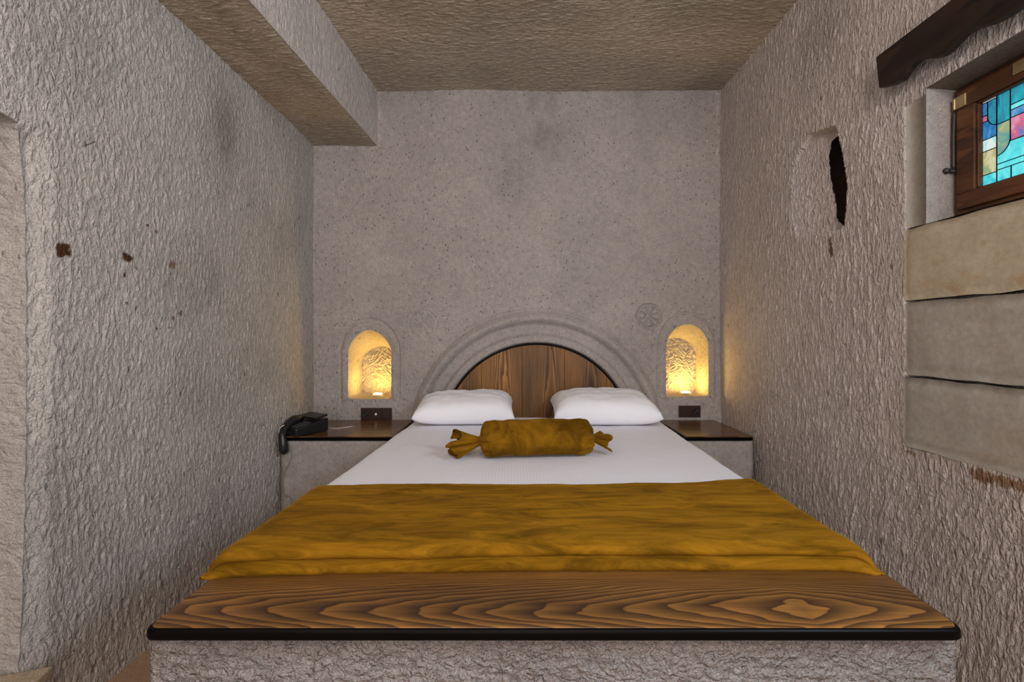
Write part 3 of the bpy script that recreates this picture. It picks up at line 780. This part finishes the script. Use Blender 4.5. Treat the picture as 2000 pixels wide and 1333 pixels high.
PR = pillow(0.512, 2.57, 0.634, 0.575, 0.38, 0.162, -0.02, 0.12, 2, -0.05, 'plump white pillow at the head of the bed, beside the nightstand without telephone')
# bolster
def bolster():
    root = empty('bolster_cushion', (0.11, 1.90, 0.565), 'ochre velvet bolster tied at both ends like a wrapped sweet', 'cushion')
    L = 0.23; n = 90; m = 72; rz = 0.09
    xs = np.linspace(-1, 1, n); th = np.linspace(0, 2*np.pi, m, endpoint=False)
    A, TH = np.meshgrid(xs, th, indexing='ij')
    ab = np.abs(A); ends = sstep(0.78, 1.0, ab)
    rad = 0.077*(1-np.clip((ab-0.70)/0.30, 0, 1)**3.6)**0.5; rad = np.maximum(rad, 0.014)
    pl = ends*0.26*np.cos(9*TH+1.3*np.sin(2*TH))*sstep(1.0, 0.96, ab)+0.05*sstep(0.5, 0.8, ab)*np.cos(7*TH+1)
    rad = rad*(1+pl)+0.0035*pn(A*3, TH*1.2, 181)+0.0016*pn(A*9, TH*2, 182)
    y = rad*1.12*np.cos(TH); z = rad*0.97*np.sin(TH)
    z = np.where(z < 0, z*0.85, z); z = z+(1-ab**2)*0.002
    x = A*L
    c, s = math.cos(rz), math.sin(rz)
    cx, cy, cz = 0.100, 1.835, 0.632
    def W(x, y, z): return np.stack([cx+x*c-y*s, cy+x*s+y*c, cz+z], -1).reshape(-1, 3)
    mesh_np('cushion_body', W(x, y, z), np.concatenate([grid_faces_cl(n, m)]), M_bolster, root)
    for side, Lt, spread, zdn in ((-1, 0.105, 0.052, -0.014), (1, 0.060, 0.040, -0.012)):
        k = 26; mm = 64
        q = np.linspace(0, 1, k); Q, T2 = np.meshgrid(q, th[::1][:mm] if False else np.linspace(0, 2*np.pi, mm, endpoint=False), indexing='ij')
        r = 0.013+spread*Q**0.8
        ple = 1+(0.10+0.24*Q)*np.sin(6*T2+1.8*np.sin(2*T2)+side)+0.45*Q*np.exp(-((T2-2.0)/0.5)**2)
        len_ = 1+0.22*np.sin(3*T2+1.0*side)+0.10*np.sin(5*T2)
        xx = side*(L-0.006+Lt*Q*len_); flare = r*ple
        yy = flare*np.cos(T2)*1.0; zz = flare*np.sin(T2)*0.62+zdn*Q-0.004
        zz = np.maximum(zz, -0.060)
        o = mesh_np('tied_tail', W(xx, yy, zz), grid_faces_cl(k, mm), M_bolster, root)
        md = o.modifiers.new('thickness', 'SOLIDIFY'); md.thickness = 0.003
        # tie
        tt = np.linspace(0, 2*np.pi, 24, endpoint=False); ph = np.linspace(0, 2*np.pi, 10, endpoint=False)
        TA, PH = np.meshgrid(tt, ph, indexing='ij'); RR = 0.015+0.0055*np.cos(PH)
        V = W(side*(L-0.002)+0.007*np.sin(PH), RR*np.cos(TA), RR*np.sin(TA)-0.004)
        F = []
        for i in range(24):
            for j in range(10): F.append((i*10+j, ((i+1) % 24)*10+j, ((i+1) % 24)*10+(j+1) % 10, i*10+(j+1) % 10))
        mesh_np('tie', V, F, M_bolster, root)
def grid_faces_cl(nu, nv):
    a, b = np.meshgrid(np.arange(nu-1), np.arange(nv), indexing='ij'); a = a.ravel(); b = b.ravel(); b2 = (b+1) % nv
    return np.stack([a*nv+b, a*nv+b2, (a+1)*nv+b2, (a+1)*nv+b], 1)
bolster()
# ------------------------------------------------------------------ nightstands
def nightstand(x0, x1, label, rl, rr):
    r = empty('nightstand', ((x0+x1)/2, 2.55, 0), label, 'nightstand')
    yf = 2.325
    bm = bmesh.new(); box(bm, x0, x1, yf+0.012, 2.79, 0.0, 0.509)
    bmesh.ops.subdivide_edges(bm, edges=bm.edges, cuts=24, use_grid_fill=True)
    for v in bm.verts:
        if v.co.y < yf+0.02: v.co.y -= 0.008*float(pn(v.co.x/0.08, v.co.z/0.08, 190))
    bm_obj('stone_block', bm, M_stand, r, True)
    pl = rounded_poly([(x0, yf), (x1, yf), (x1, 2.785), (x0, 2.785)], [rl, rr, 0, 0])
    prism('edge_band', pl, 'z', 0.509, 0.529, M_edge, r, 0.004, 2)
    prism('wooden_top', inset(pl, 0.004), 'z', 0.523, 0.5315, M_stop, r, 0.002, 1)
    return r
nightstand(-1.185, -0.60, 'stone nightstand with dark wooden top holding the black telephone', 0.012, 0)
nightstand(0.885, 1.236, 'stone nightstand with bare dark wooden top beside the right wall', 0, 0.018)
# ------------------------------------------------------------------ sockets
def socket_plate(px0, px1, py0, py1, gangs, label):
    x0, x1, z1, z0 = bx(px0), bx(px1), bz(py0), bz(py1); yw = YB-0.008
    r = empty('wall_socket', ((x0+x1)/2, yw, z0), label, 'socket')
    bbox('cover_plate', x0, x1, yw-0.006, YB+0.012, z0, z1, M_plate, r, 0.003, 2)
    wd = (x1-x0)/gangs
    for g_ in range(gangs):
        a = x0+g_*wd+0.006; b = a+wd-0.012
        md = bbox('socket_insert', a, b, yw-0.0085, yw-0.004, z0+0.008, z1-0.008, M_plate if g_ != 9 else M_key, r, 0.002, 1)
        cx, cz = (a+b)/2, (z0+z1)/2
        if (gangs == 3 and g_ == 1):
            bm = bmesh.new(); bmesh.ops.create_cone(bm, segments=16, cap_ends=True, radius1=0.007, radius2=0.007, depth=0.006, matrix=Matrix.Translation((cx, yw-0.010, cz)) @ Matrix.Rotation(math.pi/2, 4, 'X'))
            bm_obj('indicator', bm, M_white, md)
        elif (gangs == 3 and g_ == 0) or (gangs == 2 and g_ == 1):
            bm = bmesh.new(); bmesh.ops.create_cone(bm, segments=24, cap_ends=True, radius1=0.019, radius2=0.015, depth=0.004, matrix=Matrix.Translation((cx, yw-0.0095, cz)) @ Matrix.Rotation(math.pi/2, 4, 'X'))
            bm_obj('socket_well', bm, M_plastic, md)
            for sx in (-0.007, 0.007):
                bm = bmesh.new(); bmesh.ops.create_cone(bm, segments=10, cap_ends=True, radius1=0.0024, radius2=0.0024, depth=0.003, matrix=Matrix.Translation((cx+sx, yw-0.0122, cz+sx*0.9)) @ Matrix.Rotation(math.pi/2, 4, 'X'))
                bm_obj('pin_hole', bm, M_steel, md)
socket_plate(706, 766, 797, 820, 3, 'dark brown three-gang wall socket plate above the telephone nightstand')
socket_plate(1325, 1367, 792.5, 815, 2, 'dark brown two-gang wall socket plate near the right wall')
# ------------------------------------------------------------------ niche spotlights
for n, px, label in ((niches[0], 738, 'small glowing spotlight on the floor of the niche over the telephone nightstand'), (niches[1], 1339, 'small glowing spotlight on the floor of the niche near the right wall')):
    y = YB+n['d']*0.50; x = (px-1000)*y/FPX; z = n['z0']+0.004
    r = empty('niche_spotlight', (x, y, z), label, 'spotlight', 'spotlights in the wall niches')
    bm = bmesh.new(); bmesh.ops.create_cone(bm, segments=28, cap_ends=True, radius1=0.040, radius2=0.034, depth=0.012, matrix=Matrix.Translation((x, y, z+0.005)))
    bm_obj('housing', bm, M_steel, r)
    bm = bmesh.new(); bmesh.ops.create_uvsphere(bm, u_segments=24, v_segments=12, radius=0.028)
    for v in bm.verts: v.co = Vector((x+v.co.x, y+v.co.y, z+0.010+max(v.co.z, -0.002)*0.30))
    bm_obj('lens', bm, M_lens, r, True)
# ------------------------------------------------------------------ telephone
def telephone():
    NZ = 0.5315
    r = empty('telephone', (-1.12, 2.42, NZ), 'black desk telephone slumped at the wall end of the nightstand, handset hanging', 'telephone')
    # wedge body, low at the front left, high at the back right
    bm = bmesh.new(); vs3 = box(bm, -0.075, 0.075, -0.095, 0.095, 0.0, 0.05)
    for v in vs3:
        if v.co.z > 0.02: v.co.z += 0.02 if v.co.y > 0 else -0.012
    bmesh.ops.subdivide_edges(bm, edges=bm.edges, cuts=2, use_grid_fill=True)
    bevel(bm, 0.006, 2)
    Mx = Matrix.Translation((-1.108, 2.425, NZ+0.002)) @ Matrix.Rotation(-0.55, 4, 'Z')
    bmesh.ops.transform(bm, matrix=Mx, verts=bm.verts); base = bm_obj('body', bm, M_plastic, r)
    # raised rear flap / display
    bm = bmesh.new(); box(bm, -0.072, 0.078, 0.02, 0.098, 0.068, 0.080); bevel(bm, 0.004, 2)
    bmesh.ops.transform(bm, matrix=Mx @ Matrix.Rotation(0.12, 4, 'X'), verts=bm.verts); bm_obj('display_flap', bm, M_plastic, r)
    for i in range(3):
        for j in range(4):
            bm = bmesh.new(); box(bm, -0.005+i*0.022, 0.010+i*0.022, -0.075+j*0.022, -0.061+j*0.022, 0.040+j*0.0038, 0.0455+j*0.0038); bevel(bm, 0.0015, 1)
            bmesh.ops.transform(bm, matrix=Mx, verts=bm.verts); bm_obj('key', bm, M_key, base)
    # handset: two rounded ends and a bent grip, off its cradle and over the shelf edge
    hs = tube('handset', [(-1.135, 2.46, .602), (-1.152, 2.40, .600), (-1.163, 2.34, .578), (-1.160, 2.300, .548), (-1.153, 2.292, .510), (-1.150, 2.294, .475), (-1.152, 2.297, .452)], [0.016, .025, .021, .018, .018, .022, .024, .013], M_plastic, r, 12)
    tube('coiled_cord', [(-1.150, 2.297, .456), (-1.135, 2.300, .475), (-1.120, 2.302, .468), (-1.117, 2.304, .43), (-1.135, 2.306, .39), (-1.158, 2.308, .345), (-1.167, 2.308, .31), (-1.163, 2.306, .265), (-1.148, 2.304, .238), (-1.122, 2.304, .228), (-1.118, 2.304, .20), (-1.13, 2.304, .16)], 0.0018, M_cord, r, 6)
    tube('line_cable', [(-1.06, 2.50, .534), (-1.02, 2.53, .5335), (-0.97, 2.52, .5335), (-0.93, 2.55, .5335), (-0.905, 2.58, .5335)], 0.0016, M_white, r, 6)
    tube('clip', [(-1.160, 2.32, .592), (-1.178, 2.305, .575), (-1.176, 2.298, .54)], 0.0016, M_white, r, 6)
telephone()
# ------------------------------------------------------------------ window in the right wall
win = empty('window_1', (FX, 1.13, 1.416)); tag(win, 'small wooden window with stained glass set in the right wall', kind='structure')
FY0, FY1, FZ0, FZ1 = 0.872, 1.404, 1.418, 1.802
fw = 0.022
for nm, a in (('frame_rail', (FY0, FY1, FZ0, FZ0+fw)), ('frame_rail', (FY0, FY1, FZ1-fw, FZ1)), ('frame_stile', (FY1-fw*0.5, FY1, FZ0+fw, FZ1-fw)), ('frame_stile', (FY0, FY0+fw*0.5, FZ0+fw, FZ1-fw))):
    bbox(nm, FX+0.004, FX+0.06, a[0], a[1], a[2], a[3], M_frame, win, 0.002, 1)
sash = empty('sash', (FX, 1.13, 1.45)); under(sash, win)
SY0, SY1, SZ0, SZ1 = FY0+0.014, FY1-0.014, FZ0+fw*0.55, FZ1-fw*0.55
GY0, GY1, GZ0, GZ1 = SY0+0.062, 1.336, 1.478, 1.734
for nm, a in (('sash_rail', (SY0, SY1, SZ0, GZ0)), ('sash_rail', (SY0, SY1, GZ1, SZ1)), ('sash_stile', (GY1, SY1, GZ0, GZ1)), ('sash_stile', (SY0, GY0, GZ0, GZ1))):
    bbox(nm, FX-0.006, FX+0.03, a[0], a[1], a[2], a[3], M_frame, sash, 0.003, 2)
bd = 0.005
for a in ((GY0, GY1, GZ0, GZ0+bd), (GY0, GY1, GZ1-bd, GZ1), (GY1-bd, GY1, GZ0+bd, GZ1-bd), (GY0, GY0+bd, GZ0+bd, GZ1-bd)):
    bbox('glazing_bead', FX+0.001, FX+0.018, a[0], a[1], a[2], a[3], M_frame, sash, 0.003, 2)
bbox('weather_strip', FX-0.002, FX+0.004, FY0, FY1, FZ0-0.012, FZ0-0.001, M_iron, win, 0.001, 1)
GX = FX+0.016
def gp(cx, cy):       # crop of the photograph -> (y, z) on the glass plane
    px = 1840+cx/3.919; py = 90+cy/3.919; y = FPX*GX/(px-1000); return (y, CAMZ-(py-HOR)*y/FPX)
xs_ = [gp(c, 600)[0] for c in (278, 318, 352, 422, 526)]
Ya, Yb, Yc, Yd, Ye = xs_
Yend = GY0; Ymid = 1.115; Ynear = 1.03
def zz(cx, cy): return gp(cx, cy)[1]
z_p1 = zz(335, 535); z_p2 = zz(335, 580); z_b1 = zz(380, 700); z_b2 = zz(380, 790); z_c1 = zz(375, 975); z_c2 = zz(430, 1040)
z_d1 = zz(475, 580); z_d2 = zz(435, 838); z_e0 = zz(575, 430); z_e1 = zz(575, 470); z_e2 = zz(575, 530); z_e3 = zz(575, 705); z_e4 = zz(530, 870); z_e5 = zz(530, 915); z_tt = zz(420, 395)
T_, B_ = GZ1-0.003, GZ0+0.003
LT = 0.0016
def arcq(cy, cz, ry, rz, a0, a1, n=8): return [(cy+ry*math.cos(R(a0+(a1-a0)*k/n)), cz+rz*math.sin(R(a0+(a1-a0)*k/n))) for k in range(n+1)]
def rect(y0, y1, z0, z1): return [(y0, z0), (y1, z0), (y1, z1), (y0, z1)]
Yl = GY1-0.004
zc_left = zz(400, 605); zr = 0.030
panes = [('white', rect(Yd, Yl, z_tt, T_)), ('blue', rect(Yc, Yl, z_p1, z_tt)), ('pink', rect(Yc, Yl, z_p2, z_p1)),
         ('teal', [(Yd, z_tt), (Yc, z_tt)]+[(Yc, z_p2+0.012)]+arcq(Yd, z_p2+0.012, Yc-Yd, z_p2+0.012-zc_left, 0, -90)),
         ('blue', [(Yl, z_p2), (Yc, z_p2)]+[(Yc, z_p2+0.0)]+arcq(Yd, z_p2+0.012, Yc-Yd, z_p2+0.012-zc_left, -20, -90)+[(Yd, z_b1), (Yl, z_b1)]),
         ('white', rect(Yd, Yl, z_b2, z_b1)), ('yellow', rect(Yd, Yl, z_c1, z_b2)),
         ('teal', rect(Ye, Yd, z_d1, T_)),
         ('mix', [(Yd, z_d1), (Ye, z_d1), (Ye, z_d2+0.04)]+arcq(Yd, z_d2+0.04, Ye-Yd, 0.04, 0, -90)),
         ('cyan', [(Yd, z_e4), (Yd, z_d2)]+arcq(Yd, z_d2+0.04, Ye-Yd, 0.04, -90, 0)+[(Ye, z_e3), (Ymid, z_e3-0.006), (Ymid, z_e4)]),
         ('teal', rect(Ymid, Ye, z_e0, T_)), ('cyan', rect(Ymid, Ye, z_e1, z_e0)), ('blue', rect(Ymid, Ye, z_e2, z_e1)), ('pink', rect(Ymid, Ye, z_e3, z_e2)),
         ('cyan', rect(Ymid, Yd, z_e5, z_e4)), ('cyan', rect(Ye, Yl, z_c2, z_e5) if False else rect(Ye-0.002, Yd, z_c2, z_e5)), ('cyan', rect(Yd, Yl, z_c2, z_c1)),
         ('cyan', rect(Ymid, Ye-0.002, B_, z_e5)), ('teal', rect(Ye-0.002, Yd, B_, z_c2)), ('blue', rect(Yd, Yc, B_, z_c2)), ('cyan', rect(Yc, Yl, B_, z_c2))]
for (a, b) in ((Ymid, Ynear), (Ynear, GY0+0.004)):
    for (c0, c1, k) in ((B_, z_e5, 'teal'), (z_e5, z_e3, 'white'), (z_e3, z_e2, 'blue'), (z_e2, z_e0, 'yellow'), (z_e0, T_, 'teal')):
        panes.append((k, rect(b, a, c0, c1)))
def clean(p):
    o = []
    for q in p:
        if not o or (abs(q[0]-o[-1][0])+abs(q[1]-o[-1][1])) > 1e-4: o.append(q)
    if abs(o[0][0]-o[-1][0])+abs(o[0][1]-o[-1][1]) < 1e-4: o.pop()
    return o
for kname, p in panes:
    p = clean(p)
    prism('pane', p, 'x', GX, GX+0.004, G[kname], sash)
    q = [Vector((GX-0.0005, a, b)) for a, b in p]
    bm = bmesh.new(); n = len(q)           # lead came round each pane
    for i in range(n):
        a, b = q[i], q[(i+1) % n]; d = b-a
        if d.length < 1e-5: continue
        d.normalize(); s_ = Vector((0, -d.z, d.y))*LT*0.62
        e = d*LT*0.5
        f = [bm.verts.new(a-e+s_), bm.verts.new(b+e+s_), bm.verts.new(b+e-s_), bm.verts.new(a-e-s_)]
        f2 = [bm.verts.new(v.co+Vector((-0.0015, 0, 0))) for v in f]
        bm.faces.new(f2)
        for j in range(4): bm.faces.new((f[j], f[(j+1) % 4], f2[(j+1) % 4], f2[j]))
    bmesh.ops.recalc_face_normals(bm, faces=bm.faces)
    bm_obj('lead_came', bm, M_iron, sash)
# brass hinges, latch
def hinge(y, z, vertical):
    if vertical: bbox('hinge', FX-0.010, FX-0.005, y-0.030, y+0.002, z-0.018, z+0.018, M_brass, sash, 0.001, 1)
    else: bbox('hinge', FX-0.010, FX-0.005, y-0.018, y+0.018, z-0.016, z+0.016, M_brass, sash, 0.001, 1)
hinge(1.388, 1.756, True); hinge(1.212, 1.768, False)
tube('hinge_barrel', [(FX-0.009, 1.392, 1.738), (FX-0.009, 1.392, 1.774)], 0.004, M_brass, sash, 10)
tube('latch_rod', [(FX-0.004, 1.397, 1.735), (FX-0.006, 1.398, 1.66), (FX-0.006, 1.398, 1.56)], 0.0045, M_iron, win, 8)
tube('latch_knob', [(FX-0.004, 1.397, 1.553), (FX-0.016, 1.400, 1.556), (FX-0.024, 1.402, 1.556), (FX-0.030, 1.403, 1.552)], [0.006, .005, .010, .006], M_iron, win, 10)
# ------------------------------------------------------------------ carved pelmet board over the window
def pelmet():
    r = empty('curtain_pelmet', (1.23, 1.55, 1.86), 'dark wooden pelmet board with scalloped lower edge over the window', 'pelmet')
    X0 = 1.226
    def q(px, py): y = FPX*X0/(px-1000); return (y, CAMZ-(py-HOR)*y/FPX)
    yl, zt = q(1710, 112); zb = q(1716, 172)[1]
    low = [q(*p) for p in ((1716, 172), (1740, 166), (1757, 158), (1768, 143), (1776, 130), (1790, 118), (1806, 113), (1822, 114), (1838, 109), (1852, 98), (1866, 82), (1882, 66), (1898, 57), (1914, 52), (1932, 47), (1950, 38), (1970, 26), (2000, 6))]
    zb = low[-1][1]; yn = low[-1][0]
    low += [(yn-0.05, zb-0.004), (yn-0.12, zb+0.012), (yn-0.2, zb+0.03), (yn-0.28, zb+0.012), (yn-0.36, zb), (yn-0.5, zb)]
    pts = low+[(low[-1][0], zt), (yl, zt)]
    prism('fascia_board', pts, 'x', X0, X0+0.024, M_pelmet, r, 0.002, 1)
    for y in (yl-0.2, yl-0.6): bbox('bracket', X0+0.022, XR+0.004, y-0.012, y+0.012, zt-0.03, zt-0.008, M_iron, r, 0.002, 1)
pelmet()
# bent wire sticking out of the left wall
def lyz(px, py, X=XL): y = FPX*(-X)/(1000-px); return (y, CAMZ-(py-HOR)*y/FPX)
wp = [lyz(*p) for p in ((160, 284), (166, 279), (177, 277))]
tube('wire', [(XL+0.010, *wp[0]), (XL+0.022, *wp[1]), (XL+0.014, *wp[2])], 0.0013, M_iron, wl, 6)
